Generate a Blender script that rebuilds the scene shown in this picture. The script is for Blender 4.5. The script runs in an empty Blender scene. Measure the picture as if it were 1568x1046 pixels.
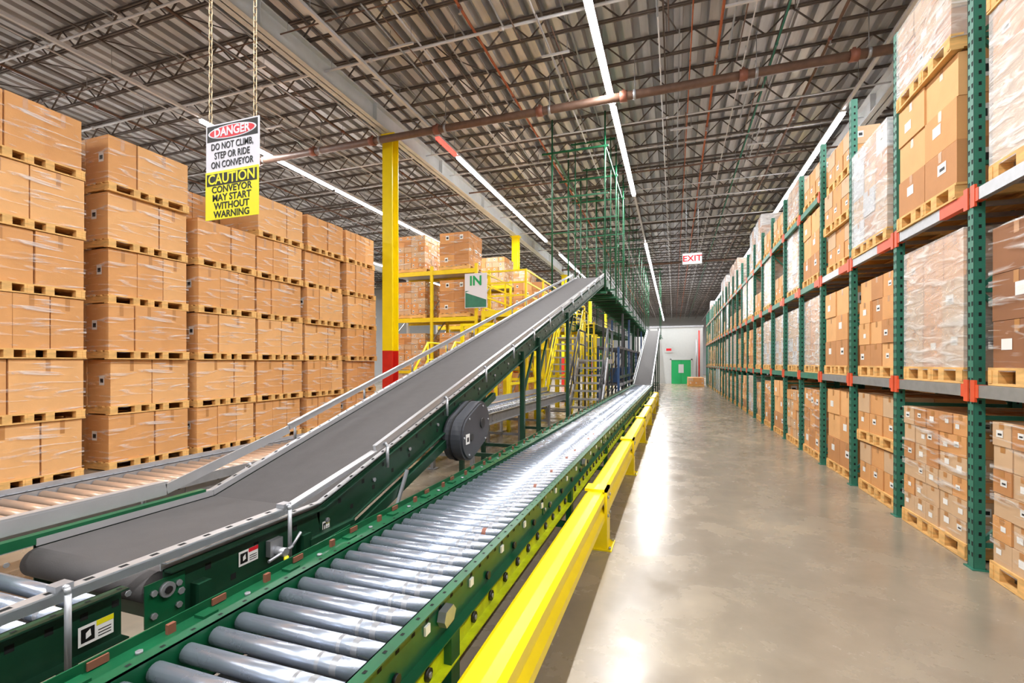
import bpy, bmesh, math, random
from mathutils import Vector, Matrix
random.seed(7)
scene = bpy.context.scene
COL = scene.collection

# ------------------------------------------------------------------ materials
def s2l(c):
    return tuple(((x/255)/12.92 if x/255 <= .04045 else (((x/255)+.055)/1.055)**2.4) for x in c)
def mat(name, rgb, rough=.6, metal=0., var=.0, scale=6., bump=0., bscale=60., stretch=(1,1,1), spec=.5, rvar=0.):
    m = bpy.data.materials.new(name); m.use_nodes = True
    nt = m.node_tree; b = nt.nodes['Principled BSDF']
    c = s2l(rgb)
    b.inputs['Base Color'].default_value = (*c, 1)
    b.inputs['Roughness'].default_value = rough
    b.inputs['Metallic'].default_value = metal
    b.inputs['Specular IOR Level'].default_value = spec
    if var or bump or rvar:
        tc = nt.nodes.new('ShaderNodeTexCoord'); mp = nt.nodes.new('ShaderNodeMapping')
        mp.inputs['Scale'].default_value = stretch
        nt.links.new(tc.outputs['Object'], mp.inputs['Vector'])
    if var or rvar:
        n = nt.nodes.new('ShaderNodeTexNoise'); n.inputs['Scale'].default_value = scale
        n.inputs['Detail'].default_value = 5; n.inputs['Roughness'].default_value = .6
        nt.links.new(mp.outputs[0], n.inputs['Vector'])
    if var:
        r = nt.nodes.new('ShaderNodeValToRGB')
        r.color_ramp.elements[0].position = .3; r.color_ramp.elements[1].position = .7
        r.color_ramp.elements[0].color = (*[x*(1-var) for x in c], 1)
        r.color_ramp.elements[1].color = (*[min(1, x*(1+var)) for x in c], 1)
        nt.links.new(n.outputs['Fac'], r.inputs['Fac']); nt.links.new(r.outputs['Color'], b.inputs['Base Color'])
    if rvar:
        mr = nt.nodes.new('ShaderNodeMapRange')
        mr.inputs['To Min'].default_value = max(.02, rough-rvar); mr.inputs['To Max'].default_value = rough+rvar
        nt.links.new(n.outputs['Fac'], mr.inputs['Value']); nt.links.new(mr.outputs[0], b.inputs['Roughness'])
    if bump:
        n2 = nt.nodes.new('ShaderNodeTexNoise'); n2.inputs['Scale'].default_value = bscale
        bp = nt.nodes.new('ShaderNodeBump'); bp.inputs['Strength'].default_value = bump; bp.inputs['Distance'].default_value = .02
        nt.links.new(mp.outputs[0], n2.inputs['Vector']); nt.links.new(n2.outputs['Fac'], bp.inputs['Height'])
        nt.links.new(bp.outputs[0], b.inputs['Normal'])
    return m
def film(name, base, streak, sc=(1.2, 1.2, 7), fmin=.5, fmax=.75):
    m = bpy.data.materials.new(name); m.use_nodes = True
    nt = m.node_tree; b = nt.nodes['Principled BSDF']; out = nt.nodes['Material Output']
    b.inputs['Base Color'].default_value = (.84, .84, .84, 1); b.inputs['Roughness'].default_value = .18
    tr = nt.nodes.new('ShaderNodeBsdfTransparent'); mx = nt.nodes.new('ShaderNodeMixShader')
    tc = nt.nodes.new('ShaderNodeTexCoord'); mp = nt.nodes.new('ShaderNodeMapping')
    mp.inputs['Scale'].default_value = sc; mp.inputs['Rotation'].default_value = (.35, .12, 0)
    n = nt.nodes.new('ShaderNodeTexNoise'); n.inputs['Scale'].default_value = 2.6; n.inputs['Detail'].default_value = 4
    n.inputs['Distortion'].default_value = .8
    r = nt.nodes.new('ShaderNodeMapRange'); r.inputs['From Min'].default_value = fmin; r.inputs['From Max'].default_value = fmax
    r.inputs['To Min'].default_value = base; r.inputs['To Max'].default_value = streak
    bp = nt.nodes.new('ShaderNodeBump'); bp.inputs['Strength'].default_value = .6; bp.inputs['Distance'].default_value = .03
    L = nt.links.new
    L(tc.outputs['Object'], mp.inputs['Vector']); L(mp.outputs[0], n.inputs['Vector']); L(n.outputs['Fac'], r.inputs['Value'])
    L(r.outputs[0], mx.inputs['Fac']); L(tr.outputs[0], mx.inputs[1]); L(b.outputs[0], mx.inputs[2]); L(mx.outputs[0], out.inputs['Surface'])
    L(n.outputs['Fac'], bp.inputs['Height']); L(bp.outputs[0], b.inputs['Normal'])
    return m
def emis(name, col, st):
    m = bpy.data.materials.new(name); m.use_nodes = True; nt = m.node_tree
    b = nt.nodes['Principled BSDF']; b.inputs['Base Color'].default_value = (*col, 1)
    b.inputs['Emission Color'].default_value = (*col, 1); b.inputs['Emission Strength'].default_value = st
    return m
CA = mat('cardboard_a', (226, 172, 114), .75, var=.06, scale=3, bump=.05)
CB = mat('cardboard_b', (214, 156, 98), .75, var=.06, scale=3, bump=.05)
CC = mat('cardboard_c', (192, 136, 86), .75, var=.07, scale=3, bump=.05)
CP = mat('cardboard_pale', (206, 172, 136), .7, var=.07, scale=3)
CD = mat('cardboard_dark', (146, 98, 64), .75, var=.08, scale=3)
CW = mat('white_carton', (200, 204, 212), .6, var=.05, scale=3)
TAPE = mat('packing_tape', (186, 132, 80), .3)
LAB = mat('paper_label', (236, 236, 234), .6)
INK = mat('label_ink', (40, 40, 42), .6)
WOOD = mat('pallet_wood', (224, 176, 108), .75, var=.28, scale=4, bump=.1, stretch=(1, 1, 6))
FL = film('stretch_wrap_thin', .0, .75, (.7, .7, 6), .54, .74)
FH = film('stretch_wrap_thick', .34, .9, (1.2, 1.2, 5))
GRN = mat('conveyor_green_paint', (8, 84, 50), .4, var=.18, scale=5)
GRD = mat('conveyor_green_dark', (12, 56, 36), .45, var=.2, scale=5)
RGR = mat('rack_green_paint', (50, 120, 100), .5, var=.16, scale=4)
ORG = mat('rack_orange_paint', (222, 84, 44), .5, var=.1)
YEL = mat('safety_yellow_paint', (248, 224, 14), .32, var=.05, scale=3)
YLG = mat('yellow_rail_paint', (236, 208, 24), .45, var=.06)
YGR = mat('yellow_green_reflection', (186, 198, 20), .4, var=.3, scale=9)  # yellow barrier's reflection on the green channel, painted as colour
RED = mat('safety_red_paint', (205, 36, 24), .45, var=.1)
ROL = mat('roller_steel', (186, 196, 212), .27, .75, rvar=.04, scale=3)
ROO = mat('roller_steel_box_reflection', (222, 192, 168), .3, .5)  # same steel, with the orange reflection of the boxes put into its colour
GAL = mat('galvanised_steel', (168, 170, 175), .38, .55, var=.1, scale=8)
ALU = mat('aluminium_guard', (186, 187, 190), .32, .5, var=.06)
BELT = mat('conveyor_belt_rubber', (78, 75, 75), .7, var=.06, scale=10, bump=.08, bscale=200, spec=.3)
BLK = mat('black_rubber', (28, 28, 30), .5)
HOL = mat('hole_black', (10, 12, 12), .9)
DGR = mat('motor_cover_grey', (58, 60, 66), .5, var=.08)
PIPE = mat('sprinkler_pipe_brown', (112, 86, 72), .5, .1, var=.2)
PIPO = mat('pipe_orange_brown', (176, 96, 58), .55, var=.15)
COUP = mat('pipe_coupling', (138, 86, 68), .5, .1)
JOI = mat('joist_paint', (92, 82, 77), .6, .1, var=.3, scale=3)
GIR = mat('girder_primer', (212, 216, 218), .55, var=.08, scale=2)
STR = mat('strut_channel_white', (220, 220, 224), .45, .2)
WHT = mat('white_paint', (186, 190, 190), .6, var=.03)
GDR = mat('door_green', (16, 160, 90), .5)
SRD = mat('sign_red', (215, 20, 40), .4)
SYE = mat('sign_yellow', (232, 224, 30), .4)
SWH = mat('sign_white', (222, 220, 230), .4)
SBK = mat('sign_black', (16, 16, 16), .45)
CHN = mat('chain_steel', (190, 170, 140), .35, .8)
BLU = mat('blue_plastic', (30, 80, 170), .4)
BLS = mat('blue_machine_paint', (44, 74, 118), .45, var=.15)
WALLM = mat('wall_panel', (160, 162, 163), .7, var=.05, scale=.5)
LMP = emis('lamp_tube', (1, .985, .98), 22)
LRD = emis('red_lamp_tube', (1, .04, .03), 5)
EXM = emis('exit_sign_face', (.95, .85, .85), .7)

def floor_material():
    m = bpy.data.materials.new('polished_concrete'); m.use_nodes = True
    nt = m.node_tree; b = nt.nodes['Principled BSDF']; L = nt.links.new
    tc = nt.nodes.new('ShaderNodeTexCoord')
    n1 = nt.nodes.new('ShaderNodeTexNoise'); n1.inputs['Scale'].default_value = .5; n1.inputs['Detail'].default_value = 5; n1.inputs['Distortion'].default_value = .4
    n2 = nt.nodes.new('ShaderNodeTexNoise'); n2.inputs['Scale'].default_value = 2.2; n2.inputs['Detail'].default_value = 9; n2.inputs['Roughness'].default_value = .6; n2.inputs['Distortion'].default_value = .3
    L(tc.outputs['Object'], n1.inputs['Vector']); L(tc.outputs['Object'], n2.inputs['Vector'])
    mx = nt.nodes.new('ShaderNodeMath'); mx.operation = 'MULTIPLY_ADD'; mx.inputs[1].default_value = .4
    L(n2.outputs['Fac'], mx.inputs[0])
    m2 = nt.nodes.new('ShaderNodeMath'); m2.operation = 'MULTIPLY'; m2.inputs[1].default_value = .6
    L(n1.outputs['Fac'], m2.inputs[0]); L(m2.outputs[0], mx.inputs[2])
    r = nt.nodes.new('ShaderNodeValToRGB'); cr = r.color_ramp
    cr.elements[0].position = .34; cr.elements[0].color = (*s2l((130, 119, 104)), 1)
    cr.elements[1].position = .68; cr.elements[1].color = (*s2l((172, 157, 134)), 1)
    e = cr.elements.new(.5); e.color = (*s2l((146, 135, 119)), 1)
    L(mx.outputs[0], r.inputs['Fac']); L(r.outputs['Color'], b.inputs['Base Color'])
    mr = nt.nodes.new('ShaderNodeMapRange'); mr.inputs['From Min'].default_value = .3; mr.inputs['From Max'].default_value = .7
    mr.inputs['To Min'].default_value = .17; mr.inputs['To Max'].default_value = .34
    L(n2.outputs['Fac'], mr.inputs['Value']); L(mr.outputs[0], b.inputs['Roughness'])
    b.inputs['Specular IOR Level'].default_value = .65
    bp = nt.nodes.new('ShaderNodeBump'); bp.inputs['Strength'].default_value = .05; bp.inputs['Distance'].default_value = .02
    L(n2.outputs['Fac'], bp.inputs['Height']); L(bp.outputs[0], b.inputs['Normal'])
    return m
FLO = floor_material()
DECK = mat('steel_deck', (200, 200, 203), .36, .42, var=.3, scale=.8, stretch=(3, .3, 1))

# ------------------------------------------------------------------ mesh builder
class MB:
    def __init__(s): s.v = []; s.f = []; s.m = []; s.sm = []; s.mats = []
    def mi(s, m):
        if m not in s.mats: s.mats.append(m)
        return s.mats.index(m)
    def face(s, pts, m, smooth=False):
        i = len(s.v); s.v += [tuple(p) for p in pts]; s.f.append(tuple(range(i, i+len(pts)))); s.m.append(s.mi(m)); s.sm.append(smooth)
    def box(s, x0, x1, y0, y1, z0, z1, m):
        i = len(s.v); k = s.mi(m)
        s.v += [(x0,y0,z0),(x1,y0,z0),(x1,y1,z0),(x0,y1,z0),(x0,y0,z1),(x1,y0,z1),(x1,y1,z1),(x0,y1,z1)]
        for q in ((3,2,1,0),(4,5,6,7),(0,1,5,4),(1,2,6,5),(2,3,7,6),(3,0,4,7)):
            s.f.append(tuple(i+a for a in q)); s.m.append(k); s.sm.append(False)
    def bar(s, p0, p1, w, h, m):
        p0 = Vector(p0); p1 = Vector(p1); d = (p1-p0).normalized()
        up = Vector((0,0,1)) if abs(d.z) < .95 else Vector((0,1,0))
        r = d.cross(up).normalized(); u = r.cross(d).normalized()
        i = len(s.v); k = s.mi(m)
        for p in (p0, p1):
            for a, b in ((-1,-1),(1,-1),(1,1),(-1,1)): s.v.append(tuple(p+r*(a*w/2)+u*(b*h/2)))
        for q in ((0,1,2,3),(7,6,5,4),(1,0,4,5),(2,1,5,6),(3,2,6,7),(0,3,7,4)):
            s.f.append(tuple(i+a for a in q)); s.m.append(k); s.sm.append(False)
    def cyl(s, p0, p1, r, m, n=12, caps=True, mc=None):
        p0 = Vector(p0); p1 = Vector(p1); d = (p1-p0).normalized()
        a = Vector((0,0,1)) if abs(d.z) < .9 else Vector((1,0,0))
        u = d.cross(a).normalized(); w = d.cross(u).normalized()
        i = len(s.v); k = s.mi(m)
        for p in (p0, p1):
            for j in range(n):
                t = 2*math.pi*j/n; s.v.append(tuple(p+u*(r*math.cos(t))+w*(r*math.sin(t))))
        for j in range(n):
            j2 = (j+1) % n; s.f.append((i+j, i+j2, i+n+j2, i+n+j)); s.m.append(k); s.sm.append(True)
        if caps:
            kc = s.mi(mc or m)
            s.f.append(tuple(i+n-1-j for j in range(n))); s.m.append(kc); s.sm.append(False)
            s.f.append(tuple(i+n+j for j in range(n))); s.m.append(kc); s.sm.append(False)
    def tube(s, pts, r, m, n=8):
        for a, b in zip(pts[:-1], pts[1:]): s.cyl(a, b, r, m, n)
        for p in pts[1:-1]: s.ball(p, r*1.02, m)
    def ball(s, c, r, m, n=8, k=5):
        c = Vector(c); i = len(s.v); mi = s.mi(m)
        for a in range(k+1):
            t = math.pi*a/k
            for b in range(n):
                p = 2*math.pi*b/n; s.v.append((c.x+r*math.sin(t)*math.cos(p), c.y+r*math.sin(t)*math.sin(p), c.z+r*math.cos(t)))
        for a in range(k):
            for b in range(n):
                b2 = (b+1) % n; s.f.append((i+a*n+b, i+(a+1)*n+b, i+(a+1)*n+b2, i+a*n+b2)); s.m.append(mi); s.sm.append(True)
    def prism(s, prof, x0, x1, m, axis='x', smooth=False, mcap=None):
        def P(t, a, b): return (t, a, b) if axis == 'x' else (a, t, b)
        n = len(prof); i = len(s.v); k = s.mi(m)
        for t in (x0, x1):
            for a, b in prof: s.v.append(P(t, a, b))
        for j in range(n):
            j2 = (j+1) % n; s.f.append((i+j, i+j2, i+n+j2, i+n+j)); s.m.append(k); s.sm.append(smooth)
        kc = s.mi(mcap or m)
        s.f.append(tuple(i+j for j in range(n))); s.m.append(kc); s.sm.append(False)
        s.f.append(tuple(i+n+j for j in reversed(range(n)))); s.m.append(kc); s.sm.append(False)
    def mesh(s, name):
        me = bpy.data.meshes.new(name); me.from_pydata(s.v, [], s.f)
        for m in s.mats: me.materials.append(m)
        me.polygons.foreach_set('material_index', s.m); me.polygons.foreach_set('use_smooth', s.sm); me.update()
        return me
    def make(s, name, loc=(0,0,0), rot=0, parent=None, fix=True):
        me = s.mesh(name)
        if fix:
            bm = bmesh.new(); bm.from_mesh(me); bmesh.ops.recalc_face_normals(bm, faces=bm.faces); bm.to_mesh(me); bm.free()
        return put(me, name, loc, rot, parent)
def put(me, name, loc=(0,0,0), rot=0, parent=None):
    o = bpy.data.objects.new(name, me); o.location = loc; o.rotation_euler = (0, 0, rot); COL.objects.link(o)
    if parent: o.parent = parent
    return o
def text(body, size, loc, m, parent=None, rot=(math.pi/2,0,0), sx=1., bold=0., name='lettering'):
    cu = bpy.data.curves.new(name, 'FONT'); cu.body = body; cu.size = size; cu.align_x = 'CENTER'; cu.align_y = 'CENTER'
    cu.extrude = .0008; cu.offset = bold; cu.resolution_u = 3
    t = bpy.data.objects.new('tmp', cu); COL.objects.link(t)
    bpy.context.view_layer.update()
    dg = bpy.context.evaluated_depsgraph_get(); me = bpy.data.meshes.new_from_object(t.evaluated_get(dg))
    bpy.data.objects.remove(t)
    me.materials.clear(); me.materials.append(m)
    o = bpy.data.objects.new(name, me); o.location = loc; o.rotation_euler = rot; o.scale = (sx, 1, 1); COL.objects.link(o)
    if parent: o.parent = parent
    return o

# ------------------------------------------------------------------ shell
XL, XR, YB, YE, ZD = -27., 11., -9., 78., 9.2
b = MB(); b.box(XL, XR, YB, YE, -.2, 0, FLO); b.make('floor')
b = MB(); x = XL; pit = .36; dp = .22
while x < XR:
    pr = [(x, ZD), (x+.18, ZD), (x+.20, ZD+dp), (x+.34, ZD+dp), (x+.36, ZD)]
    for (xa, za), (xb, zb) in zip(pr[:-1], pr[1:]):
        b.face([(xa, YB, za), (xb, YB, zb), (xb, YE, zb), (xa, YE, za)], DECK)
    x += pit
b.box(XL, XR, YB, YE, ZD+dp+.01, ZD+dp+.1, JOI)
b.make('ceiling', fix=False)
b = MB(); b.box(XL-.2, XL, YB, YE, -.2, ZD+.2, WALLM); b.make('wall_left')
b = MB(); b.box(XR, XR+.2, YB, YE, -.2, ZD+.2, WALLM); b.make('wall_right')
b = MB(); b.box(XL, XR, YE, YE+.2, -.2, ZD+.2, WALLM); b.make('wall_far')
b = MB(); b.box(XL, XR, YB-.2, YB, -.2, ZD+.2, WALLM); b.make('wall_back')

b = MB(); zt, zb = ZD-.01, ZD-.52
X0_, X1_ = XL+.05, XR-.05
b.box(X0_, X1_, -.045, -.01, zt-.04, zt, JOI); b.box(X0_, X1_, .01, .045, zt-.04, zt, JOI)
b.box(X0_, X1_, -.045, -.01, zb, zb+.035, JOI); b.box(X0_, X1_, .01, .045, zb, zb+.035, JOI)
x = X0_; s = .48; up = False
while x < X1_-s:
    b.bar((x, 0, zb+.02 if not up else zt-.02), (x+s, 0, zt-.02 if not up else zb+.02), .026, .026, JOI); up = not up; x += s
jm = b.mesh('roof_joist')
y = -8.2
while y < YE-1:
    put(jm, 'roof_joist', (0, y, 0)); y += 1.5
b = MB(); x = XL+1.5
while x < XR:
    b.box(x-.018, x+.018, YB+.1, YE-.1, zb-.03, zb, JOI); b.box(x+.3, x+.33, YB+.1, YE-.1, zt-.09, zt-.06, GAL)
    y = -8.2
    while y < 34:
        b.bar((x, y, zb), (x+.3, y+1.5, zt-.06), .02, .02, JOI); y += 3.
    x += 2.3
b.make('joist_bridging')
def girder(X):
    b = MB(); z1 = ZD-.56; z0 = 8.12
    b.box(X-.14, X+.14, YB+.05, YE-.05, z0, z0+.03, GIR); b.box(X-.14, X+.14, YB+.05, YE-.05, z1-.03, z1, GIR); b.box(X-.012, X+.012, YB+.05, YE-.05, z0, z1, GIR)
    y = YB+1
    while y < YE-1:
        b.box(X-.13, X+.13, y-.01, y+.01, z0+.03, z1-.03, GIR); y += 3.75
    b.make('roof_girder')
for X in (-7.6, 4.9, -19.5): girder(X)
def column(X, Y, zr=2.05):
    b = MB()
    for z0, z1, m in ((.03, zr, RED), (zr, 8.1, YEL)):
        b.box(X-.16, X+.16, Y-.16, Y-.135, z0, z1, m); b.box(X-.16, X+.16, Y+.135, Y+.16, z0, z1, m)
        b.box(X-.012, X+.012, Y-.135, Y+.135, z0, z1, m)
    b.box(X-.22, X+.22, Y-.22, Y+.22, 0, .03, RED)
    for dx in (-.18, .18):
        for dy in (-.18, .18): b.cyl((X+dx, Y+dy, .03), (X+dx, Y+dy, .07), .018, GAL, 6)
    b.box(X-.24, X+.24, Y-.2, Y+.2, 8.08, 8.12, YEL)
    b.make('steel_column')
for Y in (11.58, 22.8, 34., 45.2, 56.4): column(-7.6, Y)
for Y in (.3, 11.58, 22.8, 34): column(5.1, Y)
# pipes
def mainpipe(Yp, Zp, r):
    b = MB()
    b.cyl((-14, Yp, Zp), (5.6, Yp, Zp), r, PIPE, 16)
    for X in (-12, -9.9, -7.9, -5.9, -3.1, -1.1, 1.4, 3.4, 4.4):
        b.cyl((X-.08, Yp, Zp), (X+.08, Yp, Zp), r*1.28, COUP, 14); b.box(X-.03, X+.03, Yp-.03, Yp+.03, Zp+r, Zp+r*1.6, COUP)
        b.cyl((X+.25, Yp, Zp), (X+.25, Yp, ZD-.5), .009, GAL, 5)
        b.cyl((X+.22, Yp, Zp), (X+.28, Yp, Zp), r*1.12, GAL, 14)
    b.cyl((4.6, Yp, Zp), (4.6, Yp, Zp+.5), r*.9, PIPE)
    b.make('sprinkler_main_pipe')
mainpipe(11.15, 7.84, .095)
def longpipe(X, Z, r, m, y0=YB+.1, y1=YE-.1, nm='sprinkler_branch_pipe', heads=True):
    b = MB(); b.cyl((X, y0, Z), (X, y1, Z), r, m, 8)
    y = y0+1
    while y < y1:
        b.cyl((X, y-.05, Z), (X, y+.05, Z), r*1.4, m if not heads else COUP, 8)
        if heads: b.cyl((X, y, Z), (X, y, Z-.12), .014, GAL, 6); b.cyl((X, y, Z-.13), (X, y, Z-.12), .035, GAL, 8)
        b.cyl((X, y, Z), (X, y, ZD-.5), .006, GAL, 4)
        y += 3.24
    b.make(nm)
longpipe(-3.9, 8.55, .028, PIPO); longpipe(.9, 8.55, .028, PIPO); longpipe(-9.2, 8.5, .03, PIPE); longpipe(3.1, 8.5, .03, PIPE); longpipe(-14.5, 8.5, .03, PIPE); longpipe(-17, 8.5, .03, PIPE)
for X, r, m in ((2.1, .022, RGR), (-2.6, .018, STR), (-5.2, .02, STR), (-.3, .016, STR), (1.5, .014, STR), (-4.6, .014, GAL), (-10.4, .02, STR), (-13., .018, STR), (.35, .014, PIPO), (-8.4, .016, STR)):
    longpipe(X, 8.59, r, m, nm='conduit_pipe', heads=False)
def crosspipe(Y, Z, r, m):
    b = MB(); b.cyl((XL+.3, Y, Z), (XR-.3, Y, Z), r, m, 8)
    x = XL+1
    while x < XR-.5: b.cyl((x, Y, Z), (x, Y, ZD-.5), .006, GAL, 4); b.cyl((x+1, Y-.0, Z), (x+1.08, Y, Z), r*1.5, m, 8); x += 3.1
    b.make('cross_conduit')
for Y, Z, r, m in ((3.7, 8.4, .016, STR), (4.9, 8.4, .02, STR), (6.3, 8.42, .022, STR), (7.6, 8.4, .014, PIPE), (8.9, 8.4, .03, STR), (12.3, 8.4, .016, STR), (13.6, 8.4, .022, STR), (15.3, 8.4, .016, STR), (17., 8.35, .03, PIPE), (18.9, 8.4, .02, STR), (20.5, 8.4, .025, STR), (23.4, 8.4, .025, STR), (27, 8.35, .03, STR), (33.2, 8.35, .06, PIPE)): crosspipe(Y, Z, r, m)
# short strut drops carrying conduits
b = MB()
for X, Y in ((-4.3, 5.2), (-3.1, 7.4), (-.2, 8.1), (1.2, 9.6), (-2.4, 9.9), (-5.4, 8.6), (.6, 6.4), (-8.9, 8.2), (-10.6, 10.4), (1.8, 12.8), (2.4, 15.9), (.2, 14.2)):
    b.box(X-.3, X+.3, Y-.02, Y+.02, 8.3, 8.34, STR); b.cyl((X-.25, Y, 8.34), (X-.25, Y, ZD-.5), .006, GAL, 4); b.cyl((X+.25, Y, 8.34), (X+.25, Y, ZD-.5), .006, GAL, 4)
    b.cyl((X-.1, Y-1.2, 8.36), (X-.1, Y+1.4, 8.36), .018, GAL, 6); b.cyl((X+.1, Y-.8, 8.36), (X+.1, Y+1.9, 8.36), .014, PIPE, 6)
b.make('conduit_hanger')

# ------------------------------------------------------------------ light rows
ZL = 8.02
def lightrow(X, runs, energy):
    b = MB(); b.box(X-.035, X+.035, YB+.1, YE-.1, ZL+.08, ZL+.15, STR)
    y = YB+1
    while y < YE-1:
        b.cyl((X, y, ZL+.15), (X, y, ZD-.5), .006, GAL, 4); y += 3
    b.make('lighting_strut')
    for y0, y1 in runs:
        n = max(1, round((y1-y0)/6.)); L = (y1-y0)/n
        for i in range(n):
            a = y0+i*L
            f = MB()
            f.prism([(-.08, .04), (.08, .04), (.05, .08), (-.05, .08)], -L/2+.05, L/2-.05, STR, axis='y')
            f.box(-.055, .055, -L/2+.08, L/2-.08, -.02, .04, LMP)
            o = f.make('strip_light_fixture', (X, a+L/2, ZL))
            ld = bpy.data.lights.new('strip_lamp', 'AREA'); ld.shape = 'RECTANGLE'; ld.size = .1; ld.size_y = L-.3
            ld.energy = energy*L/6; ld.color = (1, .99, .985)
            lo = bpy.data.objects.new('strip_lamp', ld); lo.parent = o; lo.location = (0, 0, -.03); COL.objects.link(lo)
EN = 335
lightrow(-1.43, ((-8, 18.5), (26, 74)), EN)
lightrow(-6.3, ((-8, -1), (13.2, 24), (27, 74)), EN)
lightrow(-11.7, ((-6, -1), (9, 30), (34, 60)), EN)
lightrow(4.05, ((-7, 9.5), (14, 24), (28, 60)), EN)
lightrow(-18, ((-4, 40),), EN)
b = MB(); b.prism([(-.08, .04), (.08, .04), (.05, .08), (-.05, .08)], -.6, .6, STR, axis='y'); b.box(-.05, .05, -.58, .58, -.02, .04, LRD)
b.make('red_warning_light', (-6.3, 12.5, ZL))

# ------------------------------------------------------------------ pallet loads
def pallet(b, sx, sy, h=.14):
    hx, hy = sx/2, sy/2
    for yy in (-hy+.03, 0, hy-.03): b.box(-hx, hx, yy-.022, yy+.022, .018, h-.02, WOOD)
    n = 7
    for i in range(n):
        xx = -hx+.05+(sx-.1)*i/(n-1); b.box(xx-.045, xx+.045, -hy, hy, h-.02, h, WOOD)
    for xx in (-hx+.05, 0, hx-.05): b.box(xx-.045, xx+.045, -hy, hy, 0, .018, WOOD)
    for xx in (-hx+.05, hx-.05):
        for yy in (-hy+.07, -hy*.35, 0, hy*.35, hy-.07): b.box(xx-.045, xx+.045, yy-.05, yy+.05, .018, h-.02, WOOD)
def load(nx, ny, nz, sx, sy, sz, mats, lab=.5, fm=None, ph=.14, split=None, labsize=.075, gap=.004, blab=None, jit=1.):
    b = MB(); pallet(b, sx+.04, sy+.03, ph)
    bx, bz = sx/nx, sz/nz
    ys = split or [i/ny for i in range(ny+1)]
    for k in range(nz):
        for i in range(nx):
            for j in range(len(ys)-1):
                y0 = -sy/2+ys[j]*sy; y1 = -sy/2+ys[j+1]*sy
                x0 = -sx/2+i*bx; x1 = x0+bx
                jx, jy = random.uniform(-.008, .008)*jit, random.uniform(-.006, .006)*jit
                g = gap; z0 = ph+k*bz; z1 = z0+bz-.004
                m = random.choice(mats)
                b.box(x0+g+jx, x1-g+jx, y0+g+jy, y1-g+jy, z0, z1, m)
                cy = (y0+y1)/2+jy; w = y1-y0
                for sgn, xf, edge in ((1, x1-g+jx+.0015, i == nx-1), (-1, x0+g+jx-.0015, i == 0)):
                    if not edge: continue
                    t = .028
                    b.face([(xf, cy-t, z1-.09*bz/.36), (xf, cy+t, z1-.09*bz/.36), (xf, cy+t, z1), (xf, cy-t, z1)], TAPE)
                    if random.random() < lab:
                        ls = labsize*random.uniform(.8, 1.15); ly = y0+w*random.uniform(.3, .7); lz = z0+(z1-z0)*random.uniform(.4, .62)
                        b.face([(xf+sgn*.001, ly-ls, lz-ls*.7), (xf+sgn*.001, ly+ls, lz-ls*.7), (xf+sgn*.001, ly+ls, lz+ls*.7), (xf+sgn*.001, ly-ls, lz+ls*.7)], LAB)
                        if random.random() < .5: b.face([(xf+sgn*.002, ly-ls*.7, lz-ls*.3), (xf+sgn*.002, ly+ls*.5, lz-ls*.3), (xf+sgn*.002, ly+ls*.5, lz+ls*.1), (xf+sgn*.002, ly-ls*.7, lz+ls*.1)], INK)
                if j == 0 and random.random() < (blab if blab is not None else max(lab, .75)):
                    yf = y0+g+jy-.0015; lx = x0+bx*random.uniform(.3, .7); lz = z0+(z1-z0)*.55; ls = labsize
                    b.face([(lx-ls*.8, yf, lz-ls), (lx+ls*.8, yf, lz-ls), (lx+ls*.8, yf, lz+ls), (lx-ls*.8, yf, lz+ls)], LAB)
                    b.face([(lx-ls*.5, yf-.001, lz-ls*.5), (lx+ls*.5, yf-.001, lz-ls*.5), (lx+ls*.5, yf-.001, lz+ls*.4), (lx-ls*.5, yf-.001, lz+ls*.4)], INK)
    if fm:
        e = .014; b.box(-sx/2-e, sx/2+e, -sy/2-e, sy/2+e, ph-.03, ph+sz+.006, fm)
    return b.mesh('pallet_of_boxes')
LH = .88
LV = [load(2, 3, 1, 1.1, 1.27, LH-.142, mm, .0, FL, ph=.138, split=s, gap=.007, jit=1.8) for s, mm in (([0, .33, 1.], [CA, CB]), ([0, .34, .67, 1.], [CA, CA, CB]), ([0, .5, 1.], [CB, CA]), ([0, .36, .68, 1.], [CB, CB, CA]), ([0, .62, 1.], [CA]), ([0, .3, .64, 1.], [CB, CC, CA]), ([0, .55, 1.], [CA, CB]))]
starts = [.45, 1.85, 3.3, 4.95, 6.36, 7.72, 9.12, 10.55]
for ci, y0 in enumerate(starts):
    for row in range(3):
        tiers = 6
        if ci == 4 and row == 0: tiers = 5
        if ci == 7 and row == 2: tiers = 5
        cx = random.uniform(-.05, .05)
        for t in range(tiers):
            me = LV[(t*3+ci*2+row) % 7]
            jx = cx+random.uniform(-.035, .035)
            put(me, 'pallet_of_boxes', (-8.86-row*1.24+jx, y0+.65+random.uniform(-.025, .025), t*LH+.0005), random.uniform(-.012, .012))
# ------------------------------------------------------------------ racks right
BROWN = [load(2, 2, 3, 1.06, 1.1, 1.14, [CB, CC, CA], .6, None), load(2, 3, 3, 1.06, 1.1, 1.08, [CB, CC], .5, FL), load(3, 3, 4, 1.06, 1.1, 1.12, [CC, CB, CA], .5, None, labsize=.05, jit=2)]
SMALL = [load(4, 5, 6, 1.06, 1.1, 1.1, [CP, CP, CB, CC], .75, FL, labsize=.036), load(4, 4, 5, 1.06, 1.1, .98, [CP, CB, CP], .7, None, labsize=.04, jit=1.6)]
WRAP = [load(2, 3, 3, 1.06, 1.1, 1.2, [CP, CB, CP], .5, FH, labsize=.06), load(3, 3, 4, 1.06, 1.12, 1.25, [CP, CW, CC], .5, FH, labsize=.05), load(3, 3, 3, 1.04, 1.08, .72, [CP, CP, CC], .5, FH, labsize=.05)]
WHITE = [load(3, 3, 4, 1.06, 1.1, 1.15, [CW, CW, CP], .3, FH, labsize=.05)]
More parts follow.
